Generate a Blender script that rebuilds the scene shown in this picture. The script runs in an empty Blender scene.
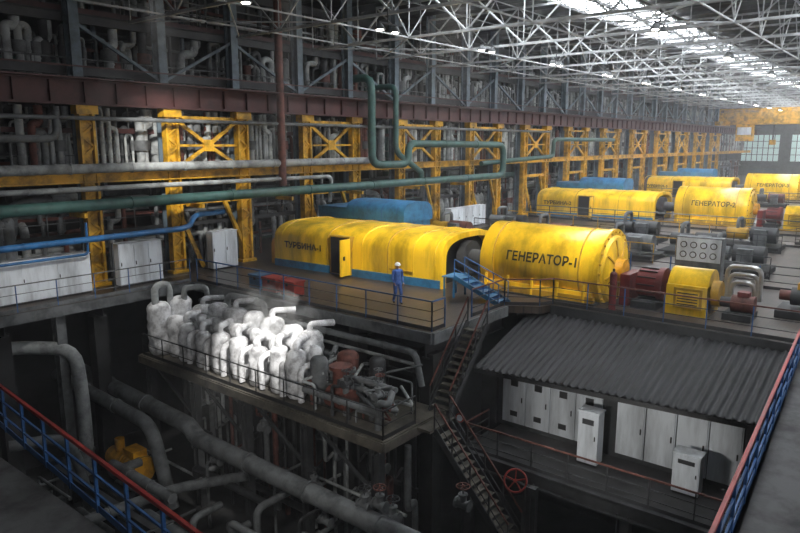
import bpy, math, random
from mathutils import Vector, Matrix, noise
random.seed(7)
S=bpy.context.scene
S.view_settings.view_transform='Standard'

# ------------------------------------------------ materials
MATS={}
def mat(name,col,rough=.6,metal=0.0,dirt=.35,scale=1.5,streak=False,bump=.0,dirtcol=None,emit=0,fine=True):
    if name in MATS: return MATS[name]
    m=bpy.data.materials.new(name); m.use_nodes=True
    nt=m.node_tree; b=nt.nodes['Principled BSDF']
    b.inputs['Roughness'].default_value=rough; b.inputs['Metallic'].default_value=metal
    c=(*col,1)
    if emit>0:
        b.inputs['Base Color'].default_value=c
        b.inputs['Emission Color'].default_value=c
        b.inputs['Emission Strength'].default_value=emit
    elif dirt>0:
        tc=nt.nodes.new('ShaderNodeTexCoord'); mp=nt.nodes.new('ShaderNodeMapping')
        if streak: mp.inputs['Scale'].default_value=(1,1,.18)
        n=nt.nodes.new('ShaderNodeTexNoise'); n.inputs['Scale'].default_value=scale; n.inputs['Detail'].default_value=7; n.inputs['Roughness'].default_value=.65
        r=nt.nodes.new('ShaderNodeValToRGB')
        d=dirtcol or tuple(x*(1-dirt) *.8 for x in col)
        r.color_ramp.elements[0].position=.36; r.color_ramp.elements[0].color=(*d,1)
        r.color_ramp.elements[1].position=.58; r.color_ramp.elements[1].color=c
        nt.links.new(tc.outputs['Object'],mp.inputs[0]); nt.links.new(mp.outputs[0],n.inputs['Vector'])
        nt.links.new(n.outputs['Fac'],r.inputs[0]); nt.links.new(r.outputs[0],b.inputs['Base Color'])
        if bump>0:
            bp=nt.nodes.new('ShaderNodeBump'); bp.inputs['Strength'].default_value=bump
            n2=nt.nodes.new('ShaderNodeTexNoise'); n2.inputs['Scale'].default_value=scale*6
            nt.links.new(tc.outputs['Object'],n2.inputs['Vector'])
            nt.links.new(n2.outputs['Fac'],bp.inputs['Height']); nt.links.new(bp.outputs[0],b.inputs['Normal'])
    else: b.inputs['Base Color'].default_value=c
    MATS[name]=m; return m
YEL=mat('yellow_paint',(.88,.55,.02),.28,dirt=.42,scale=1.0,streak=True)
YEL2=mat('yellow_seam',(.46,.26,.015),.5)
ORG=mat('orange_yellow_paint',(.78,.38,.015),.5,dirt=.4)
YST=mat('yellow_structural_paint',(.74,.40,.02),.5,dirt=.6,scale=1.4)
BLU=mat('blue_paint',(.035,.17,.34),.5,dirt=.4)
BLUP=mat('blue_pipe_paint',(.03,.17,.42),.45)
BLR=mat('blue_rail_paint',(.03,.12,.33),.5)
RED=mat('red_paint',(.36,.03,.02),.5)
DRED=mat('dark_red_paint',(.17,.02,.018),.5)
REDR=mat('red_rail_paint',(.42,.04,.035),.5)
GRN=mat('green_pipe_paint',(.045,.12,.105),.5)
WHT=mat('white_insulation',(.76,.77,.79),.8,dirt=.4,scale=2.6,bump=.8,dirtcol=(.28,.28,.29))
LGR=mat('light_grey_insulation',(.36,.38,.38),.7,dirt=.5,bump=.3)
RIS=mat('pale_riser_insulation',(.50,.53,.52),.7,dirt=.55,bump=.3)
GRY=mat('grey_insulation',(.15,.16,.165),.75,dirt=.5,bump=.4)
DGR=mat('dark_grey_steel',(.040,.042,.045),.6,dirt=.4)
BLK=mat('blackened_steel',(.017,.017,.018),.65,dirt=.4)
BRN=mat('brown_primer',(.085,.028,.026),.6,dirt=.4)
RST=mat('rusty_red',(.15,.048,.035),.7,dirt=.5,scale=3)
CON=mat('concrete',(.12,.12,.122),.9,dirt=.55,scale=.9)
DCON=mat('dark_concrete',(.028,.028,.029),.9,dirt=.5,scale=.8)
GRATE=mat('platform_plate',(.095,.085,.068),.7,dirt=.6,scale=1.2)
PNL=mat('white_panel',(.78,.83,.88),.45,dirt=.3,scale=1.4,streak=True)
TRS=mat('truss_grey',(.45,.47,.48),.6,dirt=.3)
GCOL=mat('column_grey_blue',(.15,.20,.24),.6,dirt=.4)
ROOF=mat('roof_sheet',(.015,.015,.016),.9,dirt=.4)
CORR=mat('corrugated_sheet',(.017,.018,.021),.7,metal=0,dirt=.5,scale=1.2)
SKYL=mat('skylight_glass',(.92,.96,1.0),emit=16.0)
WINL=mat('window_glass_daylight',(.97,.97,1.0),emit=2.6)  # glow of the added front windows, soft fill from the camera side
LAMP=mat('lamp_lens',(1,.96,.85),emit=20)
BLACK=mat('black_paint',(.01,.01,.01),.6,dirt=0)
VOID=mat('dark_interior',(.006,.006,.006),.9,dirt=0)  # near-black colour stands in for shade inside the turbine openings
CHR=mat('bare_metal',(.5,.5,.5),.35,metal=.8,dirt=.2)
PALE=mat('pale_wall',(.10,.11,.10),.8,dirt=.3)

def floor_mat():
    m=bpy.data.materials.new('deck_tiles'); m.use_nodes=True; nt=m.node_tree; b=nt.nodes['Principled BSDF']
    b.inputs['Roughness'].default_value=.4
    tc=nt.nodes.new('ShaderNodeTexCoord'); br=nt.nodes.new('ShaderNodeTexBrick'); br.offset=0
    br.inputs['Scale'].default_value=1.6; br.inputs['Color1'].default_value=(.085,.060,.045,1); br.inputs['Color2'].default_value=(.055,.046,.040,1)
    br.inputs['Mortar'].default_value=(.02,.02,.02,1); br.inputs['Mortar Size'].default_value=.015; br.inputs['Brick Width'].default_value=.5; br.inputs['Row Height'].default_value=.5
    n=nt.nodes.new('ShaderNodeTexNoise'); n.inputs['Scale'].default_value=.5; n.inputs['Detail'].default_value=6
    mx=nt.nodes.new('ShaderNodeMix'); mx.data_type='RGBA'; mx.blend_type='MULTIPLY'; mx.inputs[0].default_value=.8
    rr=nt.nodes.new('ShaderNodeValToRGB'); rr.color_ramp.elements[0].position=.35; rr.color_ramp.elements[0].color=(.35,.35,.35,1); rr.color_ramp.elements[1].position=.65
    nt.links.new(tc.outputs['Object'],br.inputs['Vector']); nt.links.new(tc.outputs['Object'],n.inputs['Vector'])
    nt.links.new(n.outputs['Fac'],rr.inputs[0]); nt.links.new(br.outputs['Color'],mx.inputs[6]); nt.links.new(rr.outputs[0],mx.inputs[7])
    nt.links.new(mx.outputs[2],b.inputs['Base Color']); return m
TILE=floor_mat()

# ------------------------------------------------ mesh builder
def V(*a): return Vector(a)
class B:
    def __init__(s,name): s.n=name; s.v=[]; s.f=[]; s.m=[]; s.sm=[]; s.mats=[]
    def mi(s,m):
        if m not in s.mats: s.mats.append(m)
        return s.mats.index(m)
    def add(s,vs,fs,m,sm=False):
        o=len(s.v); i=s.mi(m); s.v+= [tuple(v) for v in vs]
        for f in fs: s.f.append(tuple(k+o for k in f)); s.m.append(i); s.sm.append(sm)
    def box(s,x0,x1,y0,y1,z0,z1,m):
        s.add([(x0,y0,z0),(x1,y0,z0),(x1,y1,z0),(x0,y1,z0),(x0,y0,z1),(x1,y0,z1),(x1,y1,z1),(x0,y1,z1)],
              [(0,3,2,1),(4,5,6,7),(0,1,5,4),(1,2,6,5),(2,3,7,6),(3,0,4,7)],m)
    def prism(s,poly,z0,z1,m):
        n=len(poly); s.add([(x,y,z0) for x,y in poly]+[(x,y,z1) for x,y in poly],[tuple(reversed(range(n))),tuple(range(n,2*n))]+[(i,(i+1)%n,n+(i+1)%n,n+i) for i in range(n)],m)
    def cbox(s,c,sz,m): s.box(c[0]-sz[0]/2,c[0]+sz[0]/2,c[1]-sz[1]/2,c[1]+sz[1]/2,c[2]-sz[2]/2,c[2]+sz[2]/2,m)
    def beam(s,p0,p1,w,h,m):
        p0=Vector(p0);p1=Vector(p1);d=(p1-p0).normalized()
        up=V(0,0,1) if abs(d.z)<.95 else V(0,1,0)
        a=d.cross(up).normalized(); b=a.cross(d)
        vs=[]
        for p in (p0,p1):
            for i,j in((-1,-1),(1,-1),(1,1),(-1,1)): vs.append(p+a*i*w/2+b*j*h/2)
        s.add(vs,[(0,1,2,3),(7,6,5,4),(0,4,5,1),(1,5,6,2),(2,6,7,3),(3,7,4,0)],m)
    def ibeam(s,p0,p1,w,h,m,t=.05):
        p0=Vector(p0);p1=Vector(p1);d=(p1-p0).normalized()
        up=V(0,0,1) if abs(d.z)<.95 else V(0,1,0)
        a=d.cross(up).normalized(); b=a.cross(d)
        s.beam(p0,p1,t,h,m)
        s.beam(p0+b*h/2,p1+b*h/2,w,t,m); s.beam(p0-b*h/2,p1-b*h/2,w,t,m)
    def sweep(s,pts,rs,m,seg=12,caps=True):
        n=len(pts); pts=[Vector(p) for p in pts]
        d=[(pts[min(i+1,n-1)]-pts[max(i-1,0)]).normalized() for i in range(n)]
        a=d[0].orthogonal().normalized(); vs=[]
        for i in range(n):
            a=(a-d[i]*a.dot(d[i])).normalized(); b=d[i].cross(a)
            for k in range(seg):
                t=2*math.pi*k/seg; vs.append(pts[i]+(a*math.cos(t)+b*math.sin(t))*rs[i])
        fs=[(i*seg+k,i*seg+(k+1)%seg,(i+1)*seg+(k+1)%seg,(i+1)*seg+k) for i in range(n-1) for k in range(seg)]
        s.add(vs,fs,m,True)
        if caps:
            s.add(vs[:seg],[tuple(reversed(range(seg)))],m); s.add(vs[-seg:],[tuple(range(seg))],m)
    def cyl(s,p0,p1,r,m,seg=12,r2=None): s.sweep([p0,p1],[r,r if r2 is None else r2],m,seg)
    def pipe(s,pts,r,m,seg=10,bend=None,flange=None):
        pts=[Vector(p) for p in pts]; bend=bend or r*2.6
        out=[pts[0]]
        for i in range(1,len(pts)-1):
            p=pts[i]; a=(pts[i-1]-p); b=(pts[i+1]-p); c=min(bend,a.length*.48,b.length*.48)
            A=p+a.normalized()*c; C=p+b.normalized()*c
            for t in (0,.25,.5,.75,1): out.append(A*(1-t)**2+p*2*t*(1-t)+C*t*t)
        out.append(pts[-1]); s.sweep(out,[r]*len(out),m,seg)
        if flange:
            for i in range(len(pts)-1):
                L=(pts[i+1]-pts[i]); k=int(L.length/flange); dd=L.normalized()
                for j in range(1,k+1):
                    q=pts[i]+L*(j/(k+1)); s.cyl(q-dd*.04,q+dd*.04,r*1.15,m,seg)
    def vessel(s,x,y,z0,z1,r,m,seg=18,K=5):
        h=z1-z0; prof=[(z0,r*.55),(z0+r*.12,r*.85),(z0+r*.4,r)]
        for k in range(1,K): prof.append((z0+r*.4+(h-r)*k/K,r*(1.0+(.05 if k%2 else -.03))))
        prof+=[(z1-r*.6,r),(z1-r*.35,r*.92),(z1-r*.13,r*.7),(z1-r*.02,r*.35),(z1,r*.1)]
        s.sweep([(x,y,a) for a,_ in prof],[b for _,b in prof],m,seg)
    def lumpy(s,amp,freq):
        for i,v in enumerate(s.v):
            d=noise.noise_vector(Vector(v)*freq); s.v[i]=(v[0]+d.x*amp,v[1]+d.y*amp,v[2]+d.z*amp*.6)
    def torus(s,c,ax,R,r,m,seg=24,sg=6):
        c=Vector(c); ax=Vector(ax).normalized(); a=ax.orthogonal().normalized(); b=ax.cross(a); vs=[]
        for i in range(seg):
            t=2*math.pi*i/seg; d=a*math.cos(t)+b*math.sin(t)
            for k in range(sg):
                u=2*math.pi*k/sg; vs.append(c+d*(R+r*math.cos(u))+ax*r*math.sin(u))
        s.add(vs,[(i*sg+k,((i+1)%seg)*sg+k,((i+1)%seg)*sg+(k+1)%sg,i*sg+(k+1)%sg) for i in range(seg) for k in range(sg)],m,True)
    def wheel(s,c,ax,R,m):
        s.torus(c,ax,R,R*.09,m); ax=Vector(ax).normalized(); a=ax.orthogonal().normalized(); b=ax.cross(a); c=Vector(c)
        for t in range(5):
            q=2*math.pi*t/5; s.beam(c,c+(a*math.cos(q)+b*math.sin(q))*R,R*.1,R*.1,m)
        s.cyl(c-ax*.05,c+ax*.05,R*.18,m,8)
    def ell(s,c,r,m,seg=14,rings=9):
        vs=[];c=Vector(c)
        for i in range(rings+1):
            p=math.pi*i/rings
            for k in range(seg):
                t=2*math.pi*k/seg; vs.append((c.x+r[0]*math.sin(p)*math.cos(t),c.y+r[1]*math.sin(p)*math.sin(t),c.z+r[2]*math.cos(p)))
        s.add(vs,[(i*seg+k,(i+1)*seg+k,(i+1)*seg+(k+1)%seg,i*seg+(k+1)%seg) for i in range(rings) for k in range(seg)],m,True)
    def loft(s,rings,m,sm=True,closed=False):
        n=len(rings[0]); vs=[p for r in rings for p in r]; K=n if closed else n-1
        s.add(vs,[(i*n+k,i*n+(k+1)%n,(i+1)*n+(k+1)%n,(i+1)*n+k) for i in range(len(rings)-1) for k in range(K)],m,sm)
    def valve(s,c,m,wm,r=.16,ax=(0,1,0),up=(0,0,1)):
        c=Vector(c);ax=Vector(ax);up=Vector(up)
        s.cyl(c-ax*r*1.8,c-ax*r*1.4,r*1.35,m,12); s.cyl(c+ax*r*1.4,c+ax*r*1.8,r*1.35,m,12)
        s.cyl(c-ax*r*1.5,c+ax*r*1.5,r,m,12); s.cyl(c,c+up*r*2.2,r*.8,m,10); s.cyl(c+up*r*2.2,c+up*r*2.5,r*1.1,m,10)
        s.cyl(c+up*r*2.2,c+up*r*4.4,r*.18,m,6); s.wheel(c+up*r*4.3,up,r*1.5,wm)
    def rail(s,pts,h=1.1,pm=None,tm=None,mm=None,step=1.5,t=.05,kick=True,mids=2):
        pm=pm or DGR; tm=tm or pm; mm=mm or pm
        for a,b in zip(pts[:-1],pts[1:]):
            a=Vector(a);b=Vector(b);L=(b-a).length;n=max(1,round(L/step))
            for i in range(n+1):
                q=a+(b-a)*i/n; s.beam(q,q+V(0,0,h),t,t,pm)
            s.beam(a+V(0,0,h),b+V(0,0,h),t*1.2,t*1.2,tm)
            for k in range(mids): s.beam(a+V(0,0,h*(k+1)/(mids+1)),b+V(0,0,h*(k+1)/(mids+1)),t*.7,t*.7,mm)
            if kick: s.beam(a+V(0,0,.08),b+V(0,0,.08),.02,.14,mm)
    def done(s,parent=None,autos=True):
        me=bpy.data.meshes.new(s.n); me.from_pydata(s.v,[],s.f)
        for m in s.mats: me.materials.append(m)
        me.polygons.foreach_set('material_index',s.m); me.polygons.foreach_set('use_smooth',s.sm); me.update()
        o=bpy.data.objects.new(s.n,me); S.collection.objects.link(o)
        if parent: o.parent=parent
        return o

YW=30.4
# ------------------------------------------------ shell
b=B('floor')
b.prism([(25.0,2.9),(155,2.9),(155,40),(18.5,40),(18.5,13.4),(23.7,13.4),(24.4,12.2),(25.0,12.0)],-.3,0,TILE)
b.box(-12,18.5,27.8,40,-.3,0,TILE)
b.box(-12,5.0,-14,27.8,-.3,0,CON)
b.prism([(5.0,-14),(155,-14),(155,2.9),(23.7,2.9),(5.0,1.65)],-.3,0,CON)
b.beam((18.45,13.4,-.22),(18.45,27.8,-.22),.1,.42,GRY); b.beam((18.5,13.35,-.22),(23.7,13.35,-.22),.1,.42,GRY)
b.beam((-12,27.75,-.22),(18.4,27.75,-.22),.1,.42,GRY); b.beam((24.95,2.9,-.2),(24.95,12,-.2),.1,.4,DGR)
b.beam((5,1.6,-.2),(23.7,2.85,-.2),.1,.4,DGR)
b.done()
b=B('deck_support_frame')
for y in (13.8,17.5,21.2,24.9): 
    b.box(18.7,19.3,y-.3,y+.3,-9,-.9,DCON); b.ibeam((18.6,y,-.7),(24,y,-.7),.3,.7,DGR)
for x in (6,10,14): b.box(x-.3,x+.3,28.3,28.9,-9,-.9,DCON); b.ibeam((x,28,-.6),(x,31,-.6),.3,.6,DGR)
b.done()
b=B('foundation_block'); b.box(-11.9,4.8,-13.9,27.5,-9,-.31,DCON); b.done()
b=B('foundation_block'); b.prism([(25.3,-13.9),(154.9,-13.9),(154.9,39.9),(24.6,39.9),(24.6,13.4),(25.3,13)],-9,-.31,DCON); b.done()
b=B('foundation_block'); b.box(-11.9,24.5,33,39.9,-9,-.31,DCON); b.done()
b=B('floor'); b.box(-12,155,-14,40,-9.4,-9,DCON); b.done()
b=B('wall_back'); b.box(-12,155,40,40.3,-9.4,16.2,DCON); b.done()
b=B('bay_gallery_slabs')
for z in (4.9,9.2,12.6): b.box(-11.9,154.8,33.2,39.9,z-.2,z,DGR)
b.done()
b=B('wall_right'); b.box(155,155.3,-14,40,-9.4,16.2,PALE); b.done()
for k in range(5):  # glowing windows added to lighten the far end wall
    b=B('window_%d'%(k+11)); y0=-10+k*9
    b.box(154.9,154.98,y0,y0+7,3,8.4,mat('far_window_glass',(.6,.75,.72),emit=.3))
    for i in range(8): b.box(154.8,154.9,y0+i-.06,y0+i+.06,3,8.4,DGR)
    for i in range(5): b.box(154.8,154.9,y0,y0+7,3+i*1.35-.05,3.05+i*1.35,DGR)
    b.done()
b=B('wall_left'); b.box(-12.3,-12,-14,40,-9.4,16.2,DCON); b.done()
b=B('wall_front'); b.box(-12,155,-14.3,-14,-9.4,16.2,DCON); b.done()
for k in range(9):  # unseen windows added on the near wall as soft front fill
    b=B('window_%d'%(k+1)); x0=-10+k*17
    b.box(x0,x0+13,-14,-13.95,4.5,12,WINL)
    for i in range(8): b.box(x0+i*13/7-.06,x0+i*13/7+.06,-13.97,-13.85,4.4,12.1,DGR)
    for i in range(5): b.box(x0,x0+13,-13.97,-13.85,4.45+i*1.88,4.55+i*1.88,DGR)
    b.done()
b=B('ceiling'); b.box(-12,155,-14,40,16.2,16.4,ROOF); b.done()
b=B('roof_purlins')
for x in range(-12,155,3): b.beam((x,-14,16.05),(x,39.9,16.05),.12,.25,DGR)
b.done()
def skylight(y0,y1,xs):
    b=B('skylight')
    x=xs; ym=(y0+y1)/2
    while x<153:
        b.box(x+.1,x+2.85,y0,ym-.1,15.95,16.0,SKYL); b.box(x+.1,x+2.85,ym+.1,y1,15.95,16.0,SKYL)
        for t in range(1,4): b.beam((x+t*.75,y0,15.9),(x+t*.75,y1,15.9),.05,.1,DGR)
        x+=3
    for y in (y0,ym,y1): b.beam((xs,y,15.88),(154,y,15.88),.15,.2,DGR)
    b.done()
skylight(16.8,21.4,27); skylight(3,6,12)

def truss(x):
    b=B('roof_truss'); zb,zt=12.3,15.6
    ys=[-14+ i*3.75 for i in range(13)]
    b.beam((x,-14,zb),(x,31,zb),.13,.13,TRS); b.beam((x,-14,zt),(x,31,zt),.13,.13,TRS)
    for i,y in enumerate(ys):
        b.beam((x,y,zb),(x,y,zt),.05,.05,TRS)
        if i<12:
            if i%2: b.beam((x,y,zb),(x,y+3.75,zt),.08,.08,TRS)
            else: b.beam((x,y,zt),(x,y+3.75,zb),.08,.08,TRS)
    b.done()
xs=[-6+6*k for k in range(27)]
for x in xs: truss(x)
b=B('roof_bracing')
for y in (-8,1,8.5,16,23.5,28):
    b.beam((-10,y,12.3),(153,y,12.3),.07,.07,TRS); b.beam((-10,y,15.6),(153,y,15.6),.06,.06,TRS)
for i,x in enumerate(xs[:-1]):
    for y in (8.5,23.5):
        if i%2==0:
            b.beam((x,y,12.3),(x+6,y+7,12.3),.06,.06,TRS); b.beam((x+6,y,12.3),(x,y+7,12.3),.06,.06,TRS)
    for y in (8.5,23.5):
        b.beam((x,y,12.3),(x+3,y,15.6),.05,.05,TRS); b.beam((x+3,y,15.6),(x+6,y,12.3),.05,.05,TRS)
b.done()
def lamp(x,y):
    b=B('high_bay_lamp')
    b.beam((x-.6,y,11.6),(x+.6,y,11.6),.06,.06,DGR); b.beam((x,y,11.6),(x,y,12.2),.04,.04,DGR)
    for s in(-.5,.5):
        b.cyl((x+s,y,11.55),(x+s,y,11.3),.08,GRY,10,.24); b.cyl((x+s,y,11.30),(x+s,y,11.27),.15,LAMP,8)
    b.done()
for x in range(15,112,8): lamp(x-.2,19)
for x in range(15,112,12): lamp(x+3,10)

# ------------------------------------------------ wall line columns
colx=[-4.5,2,8.5,15.1]+[19.4+9.2*k+d for k in range(12) for d in (0,4.4)]
b=B('steel_column_row')
for x in colx: b.ibeam((x,30.95,0),(x,30.95,16),.45,.5,GCOL,.08)
for z in (9.9,12.2,14.6): b.ibeam((-12,31.4,z),(150,31.4,z),.25,.4,DGR)
for i in range(3,len(colx)-1):
    x0,x1=colx[i],colx[i+1]
    if i%2: b.beam((x0,30.9,12),(x1,30.9,9.6),.14,.14,GCOL)
    else: b.beam((x0,30.9,9.6),(x1,30.9,12),.14,.14,GCOL)
b.done()
def ycol(x,b):
    for d in (-.3,.3): b.beam((x+d,YW,0),(x+d,YW,8.3),.12,.4,YST)
    for k in range(9):
        z=.3+k*.95; b.beam((x-.3,YW-.1,z),(x+.3,YW-.1,z+.45),.05,.1,YST)
        if z+.95<8.3: b.beam((x+.3,YW-.1,z+.45),(x-.3,YW-.1,z+.95),.05,.1,YST)
    b.box(x-.2,x+.2,YW-.02,YW+.1,0,8.3,YST)
    b.box(x-.5,x+.5,YW-.3,YW+.25,7.9,8.3,YST); b.box(x-.5,x+.5,YW-.3,YW+.25,0,.15,YST)
for x in (2,8.5,15.1):
    b=B('yellow_column'); ycol(x,b); b.done()
for k in range(12):
    x0=19.4+9.2*k; x1=x0+4.4; b=B('braced_column_pair')
    ycol(x0,b); ycol(x1,b); xm=(x0+x1)/2
    b.beam((x0,YW,8.0),(xm,YW,6.5),.14,.18,YST); b.beam((x1,YW,8.0),(xm,YW,6.5),.14,.18,YST)
    b.beam((x0,YW,5.2),(xm,YW,6.5),.14,.18,YST); b.beam((x1,YW,5.2),(xm,YW,6.5),.14,.18,YST)
    b.beam((x0,YW,6.5),(x1,YW,6.5),.1,.12,YST); b.beam((x0,YW,7.9),(x1,YW,7.9),.12,.16,YST)
    b.cbox((xm,YW,6.5),(.6,.2,.6),YST)
    b.beam((x0,YW,3.6),(x0+1.4,YW-.2,.1),.16,.2,YST) ; b.beam((x1,YW,.6),(x1-1.5,YW-.2,3.6),.16,.2,YST)
    b.beam((x0,YW,3.6),(x1,YW,3.6),.14,.25,YST)
    b.done()
b=B('yellow_girder'); b.ibeam((-12,YW-.1,5.05),(150,YW-.1,5.05),.35,.4,YST); b.done()
b=B('crane_runway_beam')
b.ibeam((-12,30.2,8.85),(154,30.2,8.85),.5,1.05,BRN,.08); b.beam((-12,30.2,9.45),(154,30.2,9.45),.08,.14,DGR)
for i in range(110): b.box(-12+i*1.5,-11.94+i*1.5,30.02,30.2,8.4,9.3,BRN)
b.beam((-12,29.6,9.9),(154,29.6,9.9),.06,.06,BRN); b.beam((-12,29.7,9.4),(154,29.7,9.4),.5,.06,BRN)
b.done()
b=B('crane_runway_beam'); b.ibeam((-12,-12.5,8.85),(154,-12.5,8.85),.5,1.05,BRN,.08); b.done()
b=B('overhead_crane')
for x in (123,126):
    b.box(x-.4,x+.4,-12.5,30,9.7,11.6,YST)
    b.rail([(x,-12,11.6),(x,30,11.6)],.6,YST,step=3,t=.12,kick=False)
for y in (29.8,-12.3): b.box(121,128,y-.4,y+.4,9.55,10.2,YST)
b.box(122.6,126.4,20,24,11.6,12.1,YST); b.box(121.5,123,24.5,27,7.0,9.7,YST)
b.box(121.45,121.55,24.7,26.8,8.0,9.2,PNL); b.cyl((124.5,22,9.6),(124.5,22,7),.12,DGR); b.cbox((124.5,22,6.8),(.8,.8,.8),YST)
b.done()

# ------------------------------------------------ wall piping
b=B('green_steam_pipe')
b.pipe([(-11.9,29,3.9),(50,29,3.95),(50,29,6.5),(37,29,6.6),(37,29,5.2),(33.5,29.3,5.2),(33.5,29.3,10.8),(33.5,32.5,10.8)],.26,GRN,14,.8,6)
b.pipe([(36,32.5,10.4),(36,29.3,10.4),(36,29.3,6),(38.5,29,4.6),(38.5,29,4.2)],.2,GRN,12,.6)
b.pipe([(47,29.3,5),(60,29.3,5.4),(60,29.3,7),(75,29.3,7)],.2,GRN,12,.6)
for x in range(-10,50,6): b.beam((x,YW-.2,3.5),(x,28.8,3.5),.15,.2,YST)
b.done()
b=B('blue_water_pipe')
b.pipe([(-11.9,28.6,2.35),(19,28.7,2.5),(20,29.6,3.0),(22,29.9,3.0)],.14,BLUP,12,.5,4)
b.pipe([(-11.9,28.9,1.7),(14,28.9,1.8),(14,28.9,3.2)],.06,BLUP,8,.2)
for x in range(-10,18,5): b.beam((x,28.7,0),(x,28.7,2.2),.08,.08,DGR)
b.done()
b=B('insulated_header_pipe')
b.pipe([(-11.9,29.7,5.5),(34,29.7,5.5),(34,29.9,7.5)],.22,LGR,12,.5,3)
b.pipe([(-11.9,29.7,6.8),(13.5,29.7,6.8),(13.5,29.7,8.0)],.16,GRY,12,.5,3)
b.pipe([(-11.9,29.6,4.6),(30,29.6,4.6),(30,29.8,3)],.12,LGR,10,.4,3)
b.pipe([(-11.9,29.6,7.7),(60,29.7,7.7)],.10,GRY,10)
b.pipe([(26,29.6,4.2),(26,29.6,14.5)],.22,RST,12,None,2)
b.done()
def rack(name,x0,x1,n,seed):
    random.seed(seed); b=B(name); ms=[LGR,LGR,GRY,DGR,DGR,LGR,BLK,GRY,RST,GRN]
    for i in range(n):
        m=random.choice(ms); r=random.choice([.07,.1,.14,.2,.28]); y=random.uniform(31.8,36); x=random.uniform(x0,x1)
        z=random.uniform(.4,14.5)
        if i%3==0:
            L=random.uniform(4,16); dz=random.uniform(-2.5,2.5)
            b.pipe([(x,y,z),(x+L,y,z),(x+L,y,max(.2,z+dz)),(x+L+random.uniform(1,4),y+.3,max(.2,z+dz))],r,m,8,r*3,3)
        elif i%3==1:
            z1=min(15,z+random.uniform(2,6)); b.pipe([(x,y,z),(x,y,z1),(x+random.uniform(-2,2),y+.6,z1+.02)],r,m,8,r*3,2)
        else:
            y=random.uniform(31.6,32.2); w=random.uniform(.5,1); k=random.randint(2,5); z0=random.choice([.05,5.0,9.3,5.0]); h=random.uniform(1.8,3.2)
            for j in range(k): b.pipe([(x+j*w,y,z0),(x+j*w,y,z0+h),(x+j*w,y+1.2,z0+h)],r,random.choice([m,LGR]),8,r*3)
    for (z0,z1,pr,mm,st,yy) in ((.05,3.4,.7,[LGR,GRY,GRY,DGR,RST],.7,31.75),(5.25,8.25,.92,[RIS,RIS,LGR,GRY,RIS,RST],.36,31.15),(5.1,8.2,.8,[LGR,GRY],.5,31.9),(9.5,12,.85,[LGR,GRY,LGR,DGR],.55,31.8),(12.6,15.4,.65,[GRY,LGR,DGR],.8,31.8)):
        x=x0
        while x<x1:
            if random.random()<pr and (yy>31.5 or min(abs(x-c) for c in colx)>.75):
                r=random.choice([.06,.09,.11,.14,.18,.22]); m=random.choice(mm)
                a=random.uniform(-.3,.9); zt=random.uniform(z0+1.4,z1)
                if yy<31.5: a=random.choice([0,.35,-.35])
                b.pipe([(x,yy,z0),(x,yy,zt),(x+a,yy+.02,zt+.01),(x+a,yy+.02,z0 if random.random()<.4 else z1)],r,m,8,r*2.5,1.2)
                if random.random()<.3: b.cyl((x,yy,z0+1),(x,yy,z0+1.5),r*1.7,random.choice([GRY,RST,DGR]),10)
            x+=random.uniform(.6,1.4)*st
    for z in (1.2,3.1,5.9,7.0,10.8,13.4):
        for k in range(3): b.beam((x0,32.2+k*.5,z+random.uniform(-.5,.5)),(x1,32.2+k*.5,z+random.uniform(-.5,.5)),.14,.14,random.choice([LGR,GRY,DGR,RST]))
    for z in (2.4,4.95,7.3,9.35,12.7):
        b.rail([(x0,31.6,z),(x1,31.6,z)],1.1,GRY,step=2.2,t=.05,kick=False,mids=1); b.beam((x0,31.7,z-.1),(x1,31.7,z-.1),.2,.22,BRN if z>4 else DGR)
    for i in range(int((x1-x0)/2.3)): 
        b.beam((x0+i*2.3,33.3,0),(x0+i*2.3,33.3,15),.18,.18,random.choice([DGR,GCOL,GRY]))
    b.done()
rack('pipe_rack',-8,20,100,1); rack('pipe_rack',20,48,130,2); rack('pipe_rack',48,80,110,3); rack('pipe_rack',80,148,140,4)

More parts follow.
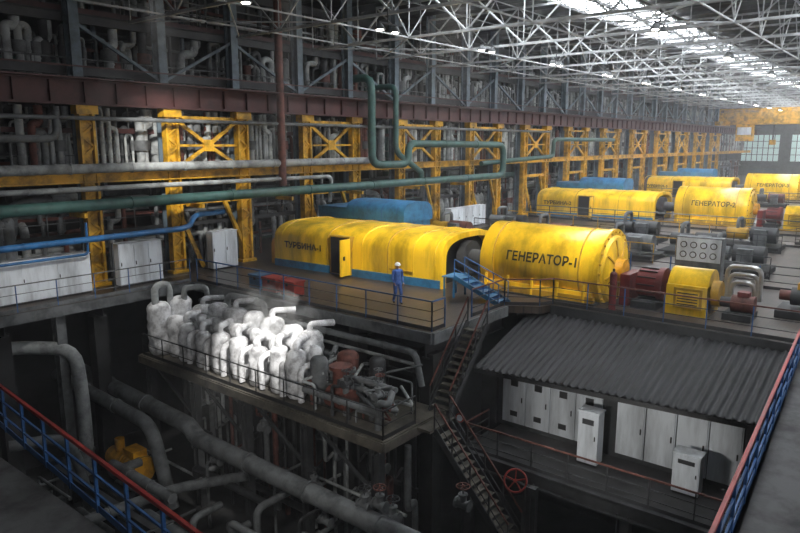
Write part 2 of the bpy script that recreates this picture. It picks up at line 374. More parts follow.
# ------------------------------------------------ steam turbine
def prof(w,h,xc,y,z0=0,n=18,f=.55):
    p=[(xc-w,y,z0),(xc-w,y,z0+h*f)]
    for i in range(1,n):
        t=math.pi*(1-i/n); c=math.cos(t); s_=math.sin(t)
        p.append((xc+w*math.copysign(abs(c)**.7,c),y,z0+h*f+h*(1-f)*abs(s_)**.7))
    p+=[(xc+w,y,z0+h*f),(xc+w,y,z0)]
    return p
def text_mesh(body,size):
    cu=bpy.data.curves.new('t','FONT'); cu.body=body; cu.size=size; cu.align_x='CENTER'; cu.align_y='CENTER'; cu.offset=.014; cu.resolution_u=3
    o=bpy.data.objects.new('t',cu); S.collection.objects.link(o); bpy.context.view_layer.update()
    dg=bpy.context.evaluated_depsgraph_get(); me=bpy.data.meshes.new_from_object(o.evaluated_get(dg)); bpy.data.objects.remove(o)
    return me
def turbine(xo,yo,txt,ytop=28.15,nose=True):
    b=B('steam_turbine'); X=lambda y: 27.0+xo-.055*(y-17)   # casing line toes in slightly
    HW=2.4; H=2.45; ys=ytop
    if nose:
        st=[(29.6,.9,1.0),(29.3,1.6,1.4),(28.8,2.05,1.7),(28.2,2.25,1.85)]
        b.loft([prof(w,h,X(y),y+yo) for y,w,h in st],ORG)
        b.add(prof(.9,1.0,X(29.6),29.6+yo),[tuple(range(21))],ORG)
        b.loft([prof(2.25,1.85,X(28.2),28.2+yo),prof(HW,2.4,X(28.15),28.15+yo)],YEL,False)
    else: b.add(prof(HW,2.4,X(ys),ys+yo),[tuple(range(21))],YEL)
    st=[(ys,HW,2.4),(24.5,HW,2.44),(21,HW,H),(17.3,HW,H)]
    b.loft([prof(w,h,X(y),y+yo) for y,w,h in st],YEL)
    for y in (27.6,24.3,22.0,20.4,18.9,17.7):
        h=2.42+(27-y)*.003
        b.loft([prof(HW+.01,h+.0,X(y),y+yo),prof(HW+.03,h+.05,X(y),y+yo),prof(HW+.03,h+.05,X(y),y-.04+yo),prof(HW+.01,h+.0,X(y),y-.04+yo)],YEL2 if y in(24.3,20.4) else YEL)
    xc=X(17.3)
    b.loft([prof(HW,H,xc,17.3+yo),prof(2.1,2.2,xc,17.28+yo),prof(2.1,2.2,xc,17.9+yo)],YEL,False)
    b.add(prof(2.1,2.2,xc,17.9+yo),[tuple(range(21))],VOID)
    b.cyl((xc,17.9+yo,1.2),(xc,16.15+yo,1.2),.4,DGR,16); b.cyl((xc,17.6+yo,1.2),(xc,17.2+yo,1.2),.8,DGR,20)
    for s in(-1,1):
        n=8
        for i in range(n):
            y0=17.35+(ys-17.4)*i/n; y1=17.35+(ys-17.4)*(i+1)/n
            x0=X(y0)+s*(HW+.07); x1=X(y1)+s*(HW+.07)
            b.add([(x0,y0+yo,0),(x1,y1+yo,0),(x1,y1+yo,.38),(x0,y0+yo,.38),(x0-s*.1,y0+yo,0),(x1-s*.1,y1+yo,0),(x1-s*.1,y1+yo,.38),(x0-s*.1,y0+yo,.38)],[(0,1,2,3),(4,5,6,7),(3,2,6,7)],BLU)
    xd=X(23.3)-HW
    b.box(xd-.16,xd+.2,22.6+yo,24.0+yo,.05,2.0,YEL2); b.box(xd-.18,xd-.16,22.7+yo,23.9+yo,.08,1.93,VOID)  # door opening is a dark panel, its shade put into the colour
    b.box(xd-.9,xd-.18,22.55+yo,22.6+yo,.1,1.93,YEL); b.box(xd-.7,xd-.6,22.5+yo,22.55+yo,.9,1.1,BLK)
    b.box(X(19.6)-HW-.05,X(19.6)-HW,18.9+yo,20.3+yo,.6,.66,YEL2)
    o=b.done()
    me=text_mesh(txt,.56); me.materials.append(BLACK)
    for v in me.vertices:
        a,c=v.co.x,v.co.y; y=25.95-a*.88; z=1.22+c*.8
        zz=max(0,(z-2.4*.55)/(2.4*.45)); xx=HW*(max(0,1-zz**(2/.7)))**(.35)
        v.co=(X(y)-xx-.07,y+yo,z)
    t=bpy.data.objects.new('lettering',me); S.collection.objects.link(t); t.parent=o
    return o
PL=((0,0),(33,1.3),(64,2.4))
turbine(0,0,'ТУРБИНА-1'); turbine(33,1.3,'ТУРБИНА-2',28.0,False); turbine(64,2.4,'ТУРБИНА-3',27.2,False)

def generator(xo,yo,txt):
    b=B('generator'); xc=27.5+xo; zc=1.33; R=1.68
    def ring(y,r,n=48): return [(xc+r*math.cos(2*math.pi*k/n),y+yo,zc+r*math.sin(2*math.pi*k/n)) for k in range(n)]
    b.loft([ring(y,r) for y,r in ((16.1,R*.9),(16.05,R),(10.6,R))],YEL,True,True)
    b.loft([ring(10.6,R+.04),ring(10.42,R+.04)],YEL,False,True); b.loft([ring(10.6,R-.1),ring(10.6,R+.04)],YEL,False,True)
    b.loft([ring(10.42,R+.04),ring(10.42,R-.22)],YEL,False,True); b.loft([ring(10.42,R-.22),ring(10.3,R-.3),ring(10.22,.9),ring(10.22,.5)],YEL,False,True)
    b.loft([ring(10.22,.5),ring(9.9,.46)],ORG,False,True); b.add(ring(9.9,.46),[tuple(range(48))],ORG)
    for k in range(24):
        t=2*math.pi*k/24; b.cyl((xc+(R-.08)*math.cos(t),10.44+yo,zc+(R-.08)*math.sin(t)),(xc+(R-.08)*math.cos(t),10.36+yo,zc+(R-.08)*math.sin(t)),.05,YEL2,6)
    for k in range(8):
        t=2*math.pi*k/8+.2; b.beam((xc+.6*math.cos(t),10.2+yo,zc+.6*math.sin(t)),(xc+1.3*math.cos(t),10.27+yo,zc+1.3*math.sin(t)),.08,.06,YEL2)
    b.loft([ring(16.1,R*.9),ring(16.12,.5)],YEL,False,True)
    for y in (15.4,11.3):
        b.loft([ring(y,R),ring(y,R+.03),ring(y-.06,R+.03),ring(y-.06,R)],YEL2,False,True)
    for s in(-1,1):
        b.box(xc+s*1.55-.12,xc+s*1.55+.12,10.6+yo,16+yo,.0,.34,YEL2); b.box(xc+s*1.5-.1,xc+s*1.5+.1,10.7+yo,15.9+yo,.3,.5,YEL)
        for y in (11,12.2,13.4,14.6,15.7): b.box(xc+s*1.64-.05,xc+s*1.64+.05,y-.05+yo,y+.05+yo,0,.8,YEL)
    b.box(xc-1.75,xc+1.75,10.5+yo,16.1+yo,0,.08,DGR)
    b.box(xc-.7,xc+.7,9.45+yo,9.85+yo,0,1.3,DRED)
    o=b.done()
    me=text_mesh(txt,.58); me.materials.append(BLACK)
    for v in me.vertices:
        a,c=v.co.x,v.co.y; th=(.22+c/R*.95); rr=R+.02
        v.co=(xc-rr*math.cos(th),13.0-a*.88+yo,zc+rr*math.sin(th))
    t=bpy.data.objects.new('lettering',me); S.collection.objects.link(t); t.parent=o
for (xo,yo),k in zip(PL,'123'): generator(xo,yo,'ГЕНЕРАТОР-'+k)

def exciter(xo,yo):
    b=B('exciter'); x=27.5+xo
    b.box(x-.9,x+.9,8.3+yo,9.3+yo,0,.3,DGR); b.cyl((x,8.4+yo,.95),(x,9.25+yo,.95),.58,DRED,24); b.cyl((x,8.2+yo,.95),(x,8.45+yo,.95),.68,DRED,24)
    for k in range(12):
        t=2*math.pi*k/12; b.beam((x+.6*math.cos(t),8.45+yo,.95+.6*math.sin(t)),(x+.6*math.cos(t),9.2+yo,.95+.6*math.sin(t)),.05,.05,BLK)
    b.box(x-.95,x+.95,6.4+yo,7.9+yo,0,1.2,YEL)
    b.sweep([(x,6.4+yo,.9),(x,7.9+yo,.9)],[.88,.88],YEL,24)
    b.box(x-1.0,x-.95,6.55+yo,7.6+yo,.3,1.1,YEL2); b.box(x-1.02,x-1.0,6.65+yo,7.5+yo,.4,1.0,YEL); b.cyl((x,6.4+yo,.85),(x,6.1+yo,.85),.5,YEL2,20)
    for k in range(5): b.box(x-1.04,x-1.01,6.7+yo,7.45+yo,.45+k*.11,.49+k*.11,BLK)
    b.box(x-.6,x+.6,4.9+yo,5.9+yo,0,.25,DGR); b.cyl((x,5.0+yo,.58),(x,5.7+yo,.58),.32,RST,20); b.cyl((x,5.7+yo,.58),(x,6.1+yo,.58),.2,DGR,12)
    b.box(x-.2,x+.2,5.1+yo,5.5+yo,.88,1.05,DRED); b.cyl((x,4.9+yo,.58),(x,5.0+yo,.58),.34,RST,20)
    b.done()
for xo,yo in PL: exciter(xo,yo)

def hood(xo,yo):
    b=B('blue_air_hood'); x=30.25+xo
    ya,yb,yc=23.0+yo,27.4+yo,29.8
    b.box(x-1.2,x+1.3,ya+.1,yc,0,2.3,BLU)
    b.loft([prof(1.35,1.1,x+.05,y,2.25,f=.25) for y in (yb,ya)],BLU,True)
    for y in (yb,ya): b.add(prof(1.35,1.1,x+.05,y,2.25,f=.25),[tuple(range(21))],BLU)
    b.box(x-1.25,x+1.35,yb-.1,yc,2.3,2.85,BLU)
    n=4
    for i in range(n):
        y=ya+(yb-ya)*(i+.5)/n; b.loft([prof(1.37,1.12,x+.05,y,2.25,f=.25),prof(1.37,1.12,x+.05,y-.05,2.25,f=.25)],BLR)
    for i in range(7): b.box(x-1.23,x-1.2,ya+.3+i*.85,ya+.36+i*.85,.1,2.2,BLR)
    b.done()
hood(0,0); hood(33,0); hood(64,0)

# ------------------------------------------------ railings on deck
b=B('deck_railing')
b.rail([(18.6,27.6,0),(18.6,13.5,0)],1.1,BLR,BLR,DGR,1.6,.04)
b.rail([(18.6,13.5,0),(19.4,13.5,0)],1.1,BLR,BLR,DGR,1.6,.04)
b.rail([(21.2,13.5,0),(23.7,13.5,0),(24.5,12.3,0),(25.1,12,0),(25.1,3.0,0)],1.1,BLR,RST,DGR,1.6,.04)
b.done()
b=B('wall_strip_railing'); b.rail([(-10,27.9,0),(18.4,27.9,0)],1.1,BLR,GRY,GRY,1.6,.035); b.done()
b=B('walkway_railing')
b.rail([(5.7,17.5,0),(4.95,7.5,0),(4.9,1.7,0),(23.6,2.8,0)],1.1,BLR,REDR,BLR,1.3,.055)
b.rail([(5.7,17.5,0),(5.7,27,0)],1.1,BLR,REDR,BLR,1.3,.055)
b.done()
for xo in (33,64):
    b=B('deck_railing'); b.rail([(22+xo,29,0),(22+xo,3,0)],1.1,DGR,GRY,DGR,2,.06); b.done()
b=B('deck_railing'); b.rail([(34,28,0),(34,2,0)],1.1,BLR,GRY,DGR,2,.05); b.done()
b=B('deck_railing'); b.rail([(49,28,0),(49,6,0)],1.1,YST,YST,DGR,2,.05); b.done()

b=B('blue_access_steps')
for i in range(6):
    z=.15*(i+1); y=13.65+i*.36; b.box(23.45,24.25,y,y+.36,z-.05,z,BLU); b.box(23.45,24.25,y,y+.02,z-.15,z,BLR)
b.box(23.45,24.45,15.81,16.5,.86,.91,BLU)
for x in (23.45,24.25):
    b.beam((x,13.55,0),(x,15.85,.93),.05,.2,BLU); b.rail([(x,13.65,.1),(x,15.85,.91)],.8,BLR,step=.8,t=.03,kick=False,mids=1)
for y in (15.9,16.4):
    for x in (23.5,24.4): b.beam((x,y,0),(x,y,.87),.07,.07,BLU)
b.done()

def chest(x,y,w,d,h,m):
    b=B('fire_sand_box' if m is RED else 'tool_box')
    b.box(x-w/2,x+w/2,y-d/2,y+d/2,.06,h,m); b.box(x-w/2-.04,x+w/2+.04,y-d/2-.04,y+d/2+.04,h,h+.08,m)
    for s in(-1,1):
        b.box(x+s*(w/2-.1)-.04,x+s*(w/2-.1)+.04,y-d/2,y+d/2,0,.06,BLK)
    b.box(x-w/2-.03,x-w/2,y-.06,y+.06,h-.15,h,BLK); b.done()
chest(19.4,22.9,.6,.9,.62,RED); chest(19.4,21.7,.6,.9,.62,RED); chest(19.5,24.0,.6,.8,.6,BLU)
def cabinet(x,y,w,d,h,z=0,n=2,face='-x',mt=None,name='electrical_cabinet'):
    b=B(name); mt=mt or PNL
    b.box(x-w/2,x+w/2,y-d/2,y+d/2,z+.08,z+h,mt); b.box(x-w/2+.03,x+w/2-.03,y-d/2+.03,y+d/2-.03,z,z+.08,BLK)
    b.box(x-w/2-.03,x+w/2+.03,y-d/2-.03,y+d/2+.03,z+h,z+h+.04,mt)
    if face=='-x':
        for i in range(n):
            y0=y-d/2+d*i/n; b.box(x-w/2-.02,x-w/2,y0+.03,y0+d/n-.03,z+.12,z+h-.05,mt); b.box(x-w/2-.05,x-w/2-.02,y0+.08,y0+.11,z+h*.5,z+h*.58,BLK)
            b.box(x-w/2-.03,x-w/2-.02,y0+.15,y0+d/n-.15,z+h*.78,z+h*.88,DGR)
    else:
        for i in range(n):
            x0=x-w/2+w*i/n; b.box(x0+.03,x0+w/n-.03,y-d/2-.02,y-d/2,z+.12,z+h-.05,mt); b.box(x0+.08,x0+.11,y-d/2-.05,y-d/2-.02,z+h*.5,z+h*.58,BLK)
    b.done()
cabinet(12.0,29.5,4.4,.6,1.8,0,3,'-y'); cabinet(16.6,29.4,2.2,.6,2.0,0,3,'-y'); cabinet(21.6,29.6,1.6,.5,2.0,0,2,'-y')
cabinet(36,29.4,3.0,.6,1.8,0,3,'-y'); cabinet(45,29.4,5.0,.6,1.6,0,5,'-y')
b=B('gauge_panel')
b.box(31.9,32.5,7.2,9.2,0,2.4,GRY); b.box(31.86,31.9,7.25,9.15,1.3,2.35,PNL)
for i in range(4):
    for j in range(2):
        y=7.55+i*.43; z=1.6+j*.45; b.cyl((31.86,y,z),(31.82,y,z),.15,BLK,16); b.cyl((31.82,y,z),(31.81,y,z),.11,PNL,16)
b.done()
b=B('silver_cooling_pipe')
for i in range(3): b.pipe([(30.5,6.6-i*.1,.1),(30.5,6.6-i*.1,1.5-i*.33),(30.5,5.3+i*.1,1.5-i*.33),(30.5,5.3+i*.1,.1)],.1,CHR,12,.35)
b.done()
b=B('auxiliary_pump_set')
b.box(28.5,30.3,3.2,4.4,0,.3,DGR); b.cyl((29.4,3.3,.75),(29.4,4.0,.75),.35,DGR,18); b.cyl((29.4,4.0,.75),(29.4,4.4,.75),.2,RST,12); b.box(29.2,29.6,3.4,3.8,1.05,1.3,ORG); b.done()

# ------------------------------------------------ pipe platform (z=-2.8)
b=B('equipment_platform')
b.box(15.2,18.6,12.9,27.4,-2.95,-2.8,GRATE); b.beam((15.2,12.9,-3.0),(15.2,27.4,-3.0),.12,.32,GRATE); b.beam((15.2,12.9,-3.0),(18.6,12.9,-3.0),.12,.32,GRATE)
for y in (13.4,16.8,20.2,23.6,27):
    b.ibeam((15.5,y,-9),(15.5,y,-3),.3,.3,DGR); b.ibeam((15.3,y,-3.25),(18.6,y,-3.25),.25,.4,DGR)
    if y<26: b.beam((15.5,y,-5),(15.5,y+3.2,-3.1),.1,.1,DGR)
b.rail([(15.3,27.2,-2.8),(15.3,13,-2.8),(17,13,-2.8)],1.0,BLK,DGR,BLK,1.6,.035,mids=1)
b.done()
b=B('insulated_heater_vessels')
random.seed(3)
ys=[24.9,23.7,22.5,21.3,20.1,18.9,17.9]
for i,y in enumerate(ys):
    r=.35+random.random()*.06; h=1.55+random.random()*.35
    b.vessel(16.1,y,-2.8,-2.8+h,r,WHT,20,9)
    h2=2.1+random.random()*.45
    b.vessel(17.3,y+.5,-2.8,-2.8+h2,r*1.3,WHT,20,9)
    b.pipe([(16.1,y,-2.8+h-.1),(16.1,y,-2.8+h+.28),(17.0,y+.3,-2.8+h+.28)],.14,WHT,12,.3)
    if i%2==0: b.pipe([(17.3,y+.5,-2.8+h2-.1),(17.3,y+.5,-2.8+h2+.25),(18.2,y+.1,-2.8+h2+.2)],.12,WHT,12,.3)
    b.pipe([(15.8,y-.55,-2.75),(15.8,y-.55,-1.7+random.random()*.3),(16.3,y-.6,-1.4)],.12,WHT,12,.3)
    b.ell((16.6,y-.5,-1.25+random.random()*.3),(.28,.26,.34),WHT)
b.pipe([(16.8,25.6,-1.0),(16.8,17.8,-1.1),(16.8,17.4,-2.0)],.2,WHT,12,.4)
b.lumpy(.07,2.6); b.done()
b=B('tall_insulated_vessels')
for (x,y,r,z1) in ((15.9,26.7,.52,-.35),(16.9,26.5,.5,-.25),(16.2,25.8,.4,-.9)):
    b.vessel(x,y,-2.8,z1,r,WHT,20,9)
b.pipe([(15.7,26.6,-.6),(15.7,26.6,.4),(16.5,26.7,.4),(16.5,26.7,-.5)],.15,LGR,12,.35)
b.pipe([(16.9,26.2,-.5),(16.9,26.2,.2),(17.6,25.4,.2),(17.6,25.4,-.8)],.13,LGR,12,.3)
b.pipe([(17.9,24.4,-1.8),(17.9,24.4,-.1),(18.1,23.4,-.1),(18.1,22,-.2),(18.1,22,-1)],.14,LGR,12,.35)
b.lumpy(.06,2.5); b.done()
b=B('valve_manifold')
random.seed(11)
b.cyl((16.2,15.2,-2.3),(16.2,16.2,-2.3),.4,RST,18); b.cyl((16.2,15.7,-2.3),(16.2,15.7,-1.2),.3,RST,14); b.cyl((16.2,15.7,-1.2),(16.2,15.7,-1.08),.42,RST,14)
b.vessel(17.2,16.3,-2.8,-.9,.42,RST); b.vessel(16.3,16.9,-2.8,-1.0,.33,GRY); b.vessel(17.6,15.2,-2.8,-1.0,.3,DGR)
for i in range(24):
    x=random.uniform(15.7,17.6); y=random.uniform(13.6,17.0); z=random.uniform(-2.5,-1.5)
    b.pipe([(x,y,-2.8),(x,y,z),(x,min(17.3,max(13.2,y+random.uniform(-1.5,1.5))),z),(x+random.uniform(.3,.8),y,z+random.uniform(.1,.5))],random.choice([.04,.06,.09,.12]),random.choice([DGR,GRY,RST,GRY,LGR]),8)
for i in range(16):
    b.valve((random.uniform(15.7,18.0),random.uniform(13.6,17.0),random.uniform(-2.4,-1.5)),random.choice([GRY,DGR,RST]),random.choice([RST,DGR,GRY]),.11,random.choice([(0,1,0),(1,0,0)]))
b.pipe([(15.8,13.6,-2.2),(15.8,17.2,-2.2)],.12,GRY,12,None,1); b.pipe([(16.6,13.5,-1.6),(16.6,16.8,-1.6),(17.5,17.2,-1)],.1,GRY,12,None,1)
b.pipe([(18.3,27,-.8),(18.3,14,-.8),(18.3,13.7,-2)],.12,GRY,12,None,1.5); b.pipe([(18.3,27,-1.2),(18.3,14,-1.25)],.07,LGR,10)
b.pipe([(18.2,27,-1.7),(18.2,18,-1.7),(18.2,17.5,-2.7)],.16,GRY,12,None,1.5)
b.done()
b=B('condenser')
b.box(19.6,24.2,14.8,26.5,-9,-1.1,BLK)
for i in range(9): b.box(19.5,19.6,14.9+i*1.4,15.05+i*1.4,-8.5,-1.2,DGR)
for z in (-7,-4.5,-2.2): b.box(19.48,19.6,14.8,26.5,z-.08,z+.08,DGR)
b.cyl((18.8,19.3,-6.5),(19.6,19.3,-6.5),1.2,DGR,24); b.cyl((18.8,23,-6.5),(19.6,23,-6.5),1.2,DGR,24)
b.done()

# lower pit piping
b=B('cooling_water_pipe')
b.pipe([(14.4,32,-4.2),(14.4,22.5,-4.6),(14.4,22.0,-5.0),(14.5,6,-5.3),(14.5,3,-7)],.34,GRY,16,.8,4)
b.pipe([(13.5,32,-4.3),(13.6,24,-4.7),(13.6,22.8,-8)],.28,GRY,16,.8,4)
b.done()
b=B('cooling_water_pipe')
b.pipe([(6,29.3,-1.8),(10.6,29.2,-1.7),(12.6,27.9,-2.0),(12.6,27.6,-4.0),(12.4,27.2,-8.8)],.28,LGR,16,.8,3)
b.pipe([(9.5,27.5,-5.2),(11.4,26.9,-5.3),(11.8,26.7,-6.5),(11.8,26,-8.8)],.22,GRY,14,.6,3)
b.pipe([(8,22,-6.3),(13,21.5,-6.4),(16.4,20,-6.6)],.2,GRY,14,.8,3); b.done()
b=B('pit_pipework')
random.seed(21)
for i in range(70):
    y=random.uniform(4,27); x=random.uniform(8,17); z=random.uniform(-8.6,-5.8); L=random.uniform(3,7); r=random.choice([.06,.09,.14,.2])
    if 11<x<15 and 23<y: continue
    if i%2: b.pipe([(x,y,z),(x,min(29,y+L*.7),z),(x,min(29,y+L*.7),z-.4),(x+L*.2,min(29,y+L*.7),z-.4)],r,random.choice([GRY,DGR,LGR,GRY]),8,None,2)
    else: b.pipe([(x,y,-9),(x,y,z),(x+L*.4,y,z)],r,random.choice([GRY,DGR,GRY]),8)
for i in range(14): b.valve((random.uniform(14,17),random.uniform(10,24),random.uniform(-6.5,-4.2)),GRY,random.choice([RST,DGR,DGR]),.14)
for i in range(24):
    y=13+i*.57; z=random.uniform(-7,-4.5); b.pipe([(16.6,y,-3.45),(16.6,y,z),(17.4,y+.3,z),(17.4,y+.3,-9)],random.choice([.05,.08,.12]),random.choice([GRY,LGR,DGR,RST]),8)
b.done()
b=B('pit_steel_frame')
for x in (8,12,17.8):
    for y in (4,8): b.ibeam((x,y,-9),(x,y,-6.5),.3,.3,DGR)
for y in (4,8): b.ibeam((8,y,-6.6),(18.5,y,-6.6),.25,.35,DGR)
for x in (8,11): b.ibeam((x,4,-6.6),(x,27,-6.6),.25,.35,DGR)
for x in (8,11):
    for y in (12,17,22,27): b.ibeam((x,y,-9),(x,y,-6.6),.3,.3,DGR)
b.ibeam((8.1,28.1,-.4),(8.1,28.1,-9),.4,.4,GRY); b.ibeam((12.2,28.3,-.4),(12.2,28.3,-9),.4,.4,GRY)
b.done()
b=B('feed_pump')
x,y,z=13.2,25.2,-6.6
b.box(x-1.2,x+1.2,y-1.0,y+1.6,-9,-7.3,DCON); b.cyl((x,y-1.1,z),(x,y+.2,z),.55,ORG,20); b.cyl((x,y+.2,z),(x,y+1.3,z),.4,ORG,20); b.box(x-.3,x+.3,y-.9,y-.1,z+.45,z+.8,ORG); b.cyl((x,y+.7,z),(x,y+.7,z+.9),.2,ORG,12)
for k in range(6): b.cyl((x,y-1.05+k*.2,z),(x,y-1.0+k*.2,z),.59,YEL2,20)
for s in (-1,1): b.box(x+s*.4-.1,x+s*.4+.1,y-.9,y+.9,-7.3,z-.2,DGR)
b.done()

# ------------------------------------------------ stairs
def stair(p0,p1,w,side,n,name='steel_staircase'):
    b=B(name); p0=Vector(p0);p1=Vector(p1);side=Vector(side).normalized(); run=(p1-p0); hd=Vector((run.x,run.y,0)).normalized()
    for s in(-1,1):
        q=side*w/2*s; b.beam(p0+q,p1+q,.05,.24,DGR)
        b.rail([p0+q,p1+q],.95,DGR,RST,DGR,1.1,.04,False,1)
    for i in range(1,n):
        c=p0+run*i/n; r=[c+side*w/2-hd*.13,c+side*w/2+hd*.13,c-side*w/2+hd*.13,c-side*w/2-hd*.13]
        b.add([*r,*[k-V(0,0,.04) for k in r]],[(0,1,2,3),(7,6,5,4),(0,4,5,1),(1,5,6,2),(2,6,7,3),(3,7,4,0)],GRATE)
    return b
b=stair((20.6,12.85,0),(18.2,12.85,-2.8),.85,(0,1,0),13); b.done()
b=stair((17.6,12.3,-2.9),(17.6,9.4,-6.2),.9,(1,0,0),15)
b.box(16.9,18.4,12.3,12.85,-2.95,-2.86,GRATE); b.box(16.9,18.4,8.3,9.5,-6.3,-6.2,GRATE)
b.done()

# ------------------------------------------------ electrical shed
b=B('switchgear_shed')
x0,x1=20.5,24.85; ya,yb=3.3,12.9; n=int((yb-ya)/.045); rows=[]
def ez(y): return -1.68+(12.9-y)*.036
def tz(y): return -.38+(12.9-y)*.012
for f in (0,.5,1):
    rows.append([(x0+(x1-x0)*f,ya+(yb-ya)*i/n,ez(ya+(yb-ya)*i/n)*(1-f)+tz(ya+(yb-ya)*i/n)*f+.045*math.sin(i*2*math.pi/6)) for i in range(n+1)])
b.loft(rows,CORR,True)
b.loft([[(x0,y,z-.1) for (_,y,z) in rows[0]],[(x1,y,z-.1) for (_,y,z) in rows[2]]],BLK,True)
b.beam((x0+.05,ya,ez(ya)-.14),(x0+.05,yb,ez(yb)-.14),.06,.16,DGR)
b.beam((x0,ya,ez(ya)-.1),(x1,ya,tz(ya)-.1),.06,.2,DGR)
b.box(21.7,24.2,ya+.3,yb-.3,-4.2,-1.6,DGR)
y=ya+.5; i=0
while y<yb-1.0:
    if i in (4,): y+=.5; i+=1; continue
    b.box(21.62,21.7,y,y+.96,-4.0,-1.75,PNL); b.box(21.59,21.62,y+.04,y+.92,-3.94,-1.8,PNL)
    b.box(21.56,21.59,y+.1,y+.14,-3.1,-2.9,BLK)
    if i>4: b.box(21.57,21.59,y+.3,y+.6,-2.5,-2.25,DGR); b.box(21.57,21.59,y+.3,y+.6,-3.7,-3.5,DGR)
    y+=1.0; i+=1
for y in (ya+.3,yb-.3): b.box(21.55,21.75,y-.1,y+.1,-4.2,-1.5,BLK)
b.done()
b=B('shed_walkway')
b.box(18.9,24.4,3.1,12.3,-4.35,-4.2,DCON); b.ibeam((18.9,3.1,-4.45),(18.9,12.3,-4.45),.3,.5,DGR,.06); b.ibeam((19.9,3.1,-4.55),(19.9,12.3,-4.55),.3,.35,DGR)
for y in (3.4,6.4,9.6,12.1): b.ibeam((19,y,-9),(19,y,-4.6),.35,.35,DGR); b.ibeam((19,y,-4.6),(24,y,-4.6),.25,.3,DGR)
b.rail([(18.95,3.1,-4.2),(18.95,12.2,-4.2),(20.5,12.2,-4.2)],1.0,DGR,RST,DGR,1.4,.04)
b.done()
cabinet(20.7,8.3,.5,.7,1.9,-4.2,1); cabinet(20.7,5.1,.5,.8,1.35,-4.2,1)
b=B('valve_handwheel_stand')
b.cyl((18.0,9.0,-6.2),(18.0,9.0,-4.4),.09,DGR,10); b.cbox((18.0,9.0,-4.35),(.24,.24,.3),DGR)
b.wheel((17.9,9.6,-4.13),(-.8,-.3,.5),.36,RED); b.cyl((18,9.1,-4.3),(17.9,9.6,-4.13),.03,DGR,8); b.done()
b=B('warning_sign')
b.beam((18.8,12.35,-4.2),(18.8,12.35,-2.9),.05,.05,DGR)
b.cyl((18.77,12.35,-3.0),(18.74,12.35,-3.0),.17,RED,20); b.cyl((18.74,12.35,-3.0),(18.73,12.35,-3.0),.12,PNL,20); b.done()
b=B('fire_hose_stand'); b.cyl((25.4,9.6,0),(25.4,9.6,1.5),.14,DRED,14); b.ell((25.4,9.6,1.5),(.14,.14,.15),DRED); b.cyl((25.4,9.6,1.6),(25.4,9.6,1.75),.05,BLK,8); b.box(25.2,25.7,9.3,9.9,0,.06,BLK); b.wheel((25.25,9.6,1.1),(1,0,0),.15,RST); b.done()

random.seed(5)
for k,(x,y) in enumerate(((38,26),(41,20),(44,25),(39,14),(46,16),(38,8),(42,11),(47,9),(52,5),(73,20),(78,18),(80,14))):
    b=B('auxiliary_pump_set'); m=random.choice([DGR,GRY,RST,DGR]); 
    b.box(x-1.3,x+1.3,y-1.8,y+1.8,0,.3,DCON); b.cyl((x,y-1.5,.9),(x,y,.9),.5,m,16); b.cyl((x,y+.2,.9),(x,y+1.4,.9),.38,random.choice([DGR,GRY,YEL2]),16)
    b.pipe([(x,y+.8,1.2),(x,y+.8,1.8),(x+1.2,y+.8,1.8),(x+1.2,y+.8,.2)],.12,GRY,10); b.box(x-.9,x-.5,y-1,y-.3,.3,1.3,GRY)
    b.rail([(x-1.5,y-2,0),(x-1.5,y+2,0)],1.1,YST if k%3==0 else DGR,None,DGR,1.3,.04)
    b.done()

# ------------------------------------------------ worker
SKIN=mat('skin',(.55,.32,.22),.6,dirt=0); COV=mat('blue_coverall',(.07,.16,.48),.8,dirt=.25,scale=6); HLM=mat('white_helmet',(.88,.88,.88),.3,dirt=0); HAIR=mat('dark_hair',(.03,.02,.015),.8,dirt=0)
def skinned(name,vs,es,rs,root,sub=2):
    me=bpy.data.meshes.new(name); me.from_pydata(vs,es,[]); o=bpy.data.objects.new(name,me); S.collection.objects.link(o)
    md=o.modifiers.new('s','SKIN'); md.use_smooth_shade=True
    sv=me.skin_vertices[0].data if me.skin_vertices else None
    if sv:
        for i,r in enumerate(rs): sv[i].radius=r if isinstance(r,tuple) else (r,r); sv[i].use_root=(i==root)
    o.modifiers.new('u','SUBSURF').levels=sub
    bpy.context.view_layer.update(); dg=bpy.context.evaluated_depsgraph_get()
    m2=bpy.data.meshes.new_from_object(o.evaluated_get(dg)); bpy.data.objects.remove(o)
    for p in m2.polygons: p.use_smooth=True
    return m2
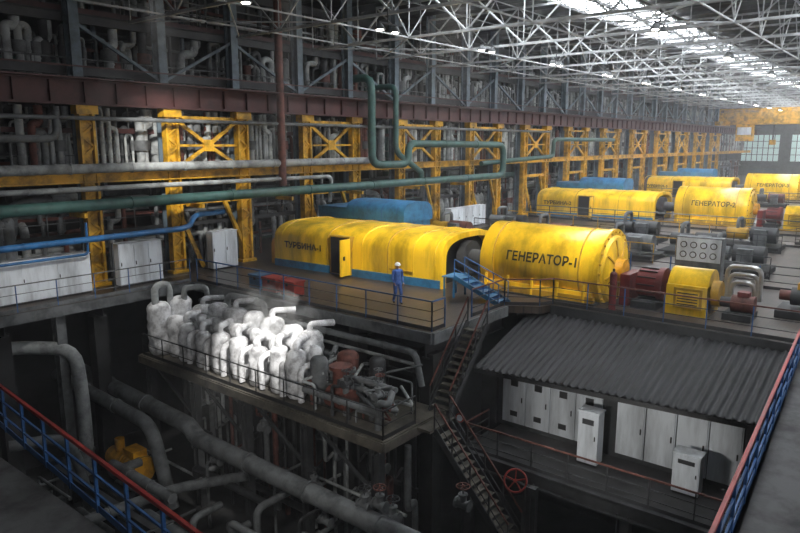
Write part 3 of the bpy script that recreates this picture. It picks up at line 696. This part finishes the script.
def worker():
    root=bpy.data.objects.new('worker',None); S.collection.objects.link(root)
    vs=[(0,0,.95),(0,-.01,1.12),(0,0,1.32),(0,0,1.44),(0,.01,1.52),
        (-.09,0,.88),(-.10,.16,.50),(-.10,.10,.10),(-.11,.27,.045),
        (.09,0,.88),(.10,.02,.49),(.10,-.22,.12),(.11,-.08,.045),
        (-.18,0,1.41),(-.25,-.10,1.14),(-.25,.02,.90),
        (.18,0,1.41),(.25,.05,1.13),(.24,.24,.97)]
    es=[(0,1),(1,2),(2,3),(3,4),(0,5),(5,6),(6,7),(7,8),(0,9),(9,10),(10,11),(11,12),(3,13),(13,14),(14,15),(3,16),(16,17),(17,18)]
    rs=[(.16,.12),(.15,.11),(.17,.12),(.12,.09),.06,.105,.078,.055,.045,.105,.078,.055,.045,.075,.058,.04,.075,.058,.04]
    me=skinned('body',vs,es,rs,0)
    for m in (COV,BLACK,SKIN): me.materials.append(m)
    for p in me.polygons:
        z=p.center.z; p.material_index=1 if z<.10 else (2 if z>1.50 and abs(p.center.x)<.1 else 0)
    bd=bpy.data.objects.new('body',me); S.collection.objects.link(bd); bd.parent=root
    b=B('head'); b.ell((0,.02,1.62),(.075,.095,.115),SKIN,18,12); b.ell((0,.115,1.615),(.014,.022,.02),SKIN); b.ell((0,.105,1.575),(.026,.01,.008),RED)
    for s in(-1,1): b.ell((s*.03,.105,1.635),(.011,.008,.008),BLACK); b.ell((s*.077,.015,1.62),(.012,.022,.032),SKIN)
    b.ell((0,-.02,1.635),(.08,.085,.09),HAIR,16,10); b.done(root)
    b=B('helmet')
    b.sweep([(0,.02,z) for z in (1.655,1.66,1.70,1.74,1.765,1.775)],[.135,.12,.118,.095,.055,.01],HLM,20); b.beam((0,-.06,1.77),(0,.1,1.77),.03,.015,HLM); b.ell((0,.13,1.66),(.07,.05,.01),HLM); b.done(root)
    for s,w,e in ((-1,(-.25,.02,.90),(-.25,-.10,1.14)),(1,(.24,.24,.97),(.25,.05,1.13))):
        w=Vector(w);d=(w-Vector(e)).normalized(); f=V(0,1,0); n=V(1,0,0); f=(f-d*f.dot(d)).normalized()
        pts=[tuple(w),tuple(w+d*.05),tuple(w+d*.09)]; ed=[(0,1),(1,2)]; rr=[.028,.036,.034]
        for k,(o,L) in enumerate(((-.027,.062),(-.009,.075),(.009,.07),(.027,.055))):
            i=len(pts); p=w+d*.095+f*o; q=p+d*L*.55-n*s*.012; r=q+d*L*.4-n*s*.03
            pts+=[tuple(p),tuple(q),tuple(r)]; ed+=[(2,i),(i,i+1),(i+1,i+2)]; rr+=[.010,.009,.008]
        i=len(pts); p=w+d*.045+f*.035; q=p+d*.035+f*.025; pts+=[tuple(p),tuple(q)]; ed+=[(1,i),(i,i+1)]; rr+=[.012,.010]
        hm=skinned('hand',pts,ed,rr,1,1); hm.materials.append(SKIN); h=bpy.data.objects.new('hand',hm); S.collection.objects.link(h); h.parent=root
    b=B('collar_and_belt'); b.torus((0,.005,1.49),(0,0,1),.068,.018,COV,18); b.done(root)
    root.location=(21.1,17.1,.0); root.rotation_euler=(0,0,math.radians(150))
worker()

# ------------------------------------------------ steam over the heaters
def steam(name,c,r,dens):
    b=B(name); m=bpy.data.materials.new(name); m.use_nodes=True; nt=m.node_tree; nt.nodes.clear()
    out=nt.nodes.new('ShaderNodeOutputMaterial'); vs=nt.nodes.new('ShaderNodeVolumePrincipled'); tc=nt.nodes.new('ShaderNodeTexCoord')
    n=nt.nodes.new('ShaderNodeTexNoise'); n.inputs['Scale'].default_value=1.1; n.inputs['Detail'].default_value=4
    mr=nt.nodes.new('ShaderNodeMapRange'); mr.inputs['From Min'].default_value=.50; mr.inputs['From Max'].default_value=.75; mr.inputs['To Max'].default_value=dens
    nt.links.new(tc.outputs['Object'],n.inputs['Vector']); nt.links.new(n.outputs['Fac'],mr.inputs['Value']); nt.links.new(mr.outputs[0],vs.inputs['Density']); nt.links.new(vs.outputs[0],out.inputs['Volume'])
    b.ell(c,r,m,18,12); return b.done()
steam('steam_cloud',(16.8,20.8,-.3),(1.4,3.6,1.4),.9)

# ------------------------------------------------ lights
def spot(name,loc,tgt,e,ang,blend=.4,col=(1,.97,.92),size=.3):
    l=bpy.data.lights.new(name,'SPOT'); l.energy=e; l.spot_size=math.radians(ang); l.spot_blend=blend; l.color=col; l.shadow_soft_size=size
    o=bpy.data.objects.new(name,l); o.location=loc; d=Vector(tgt)-Vector(loc); o.rotation_euler=d.to_track_quat('-Z','Y').to_euler(); S.collection.objects.link(o)
spot('sunbeam_lamp',(13,14,11.5),(16.6,20.4,-1.6),23000,19,.8)
spot('sunbeam_lamp',(12,22,11.5),(16,26.5,-1.5),3500,14,.5)
spot('flood_lamp',(18,12,11.8),(26.0,20,1.2),11000,44,.7,(1,.94,.84))  # unseen spots without fixtures, added to brighten the first turbine and generator
spot('flood_lamp',(21,7,11.8),(27.5,12.8,1.9),9000,30,.7,(1,.94,.84))
spot('flood_lamp',(13,21,11.5),(20,30.5,5.8),11000,32,.9)  # unseen spot standing in for sun shafts on the wall
spot('flood_lamp',(11,20,9),(13,29.5,.8),2000,36,.8)  # unseen spot added to brighten the wall cabinets
spot('flood_lamp',(44,10,11.5),(60,18,1.5),12000,50,.8)  # unseen spots added over the two far turbines
spot('flood_lamp',(74,10,11.5),(90,18,1.5),14000,60,.8)
spot('flood_lamp',(15.5,7.5,-1.2),(21.6,7.5,-3.0),480,80,.7)  # unseen spot added to brighten the white shed panels
spot('flood_lamp',(8,12,1.5),(15.5,18,-5),1200,70,.8)  # unseen spot added to lift the dark pit pipework
# slightly dusty hall air + dim ambient
w=bpy.data.worlds.new('World'); S.world=w; w.use_nodes=True; nt=w.node_tree
nt.nodes['Background'].inputs[0].default_value=(.5,.6,.7,1); nt.nodes['Background'].inputs[1].default_value=.3
v_=nt.nodes.new('ShaderNodeVolumeScatter'); v_.inputs['Density'].default_value=.0016; v_.inputs['Color'].default_value=(.95,.97,1,1)
nt.links.new(v_.outputs[0],nt.nodes['World Output'].inputs['Volume'])

cam=bpy.data.cameras.new('Camera'); cam.lens=30; cam.sensor_width=36; cam.clip_end=500; cam.clip_start=.1
co=bpy.data.objects.new('Camera',cam); co.location=(0,0,6.6); co.rotation_euler=(math.radians(90-10.45),0,math.radians(38.8-90)); S.collection.objects.link(co); S.camera=co
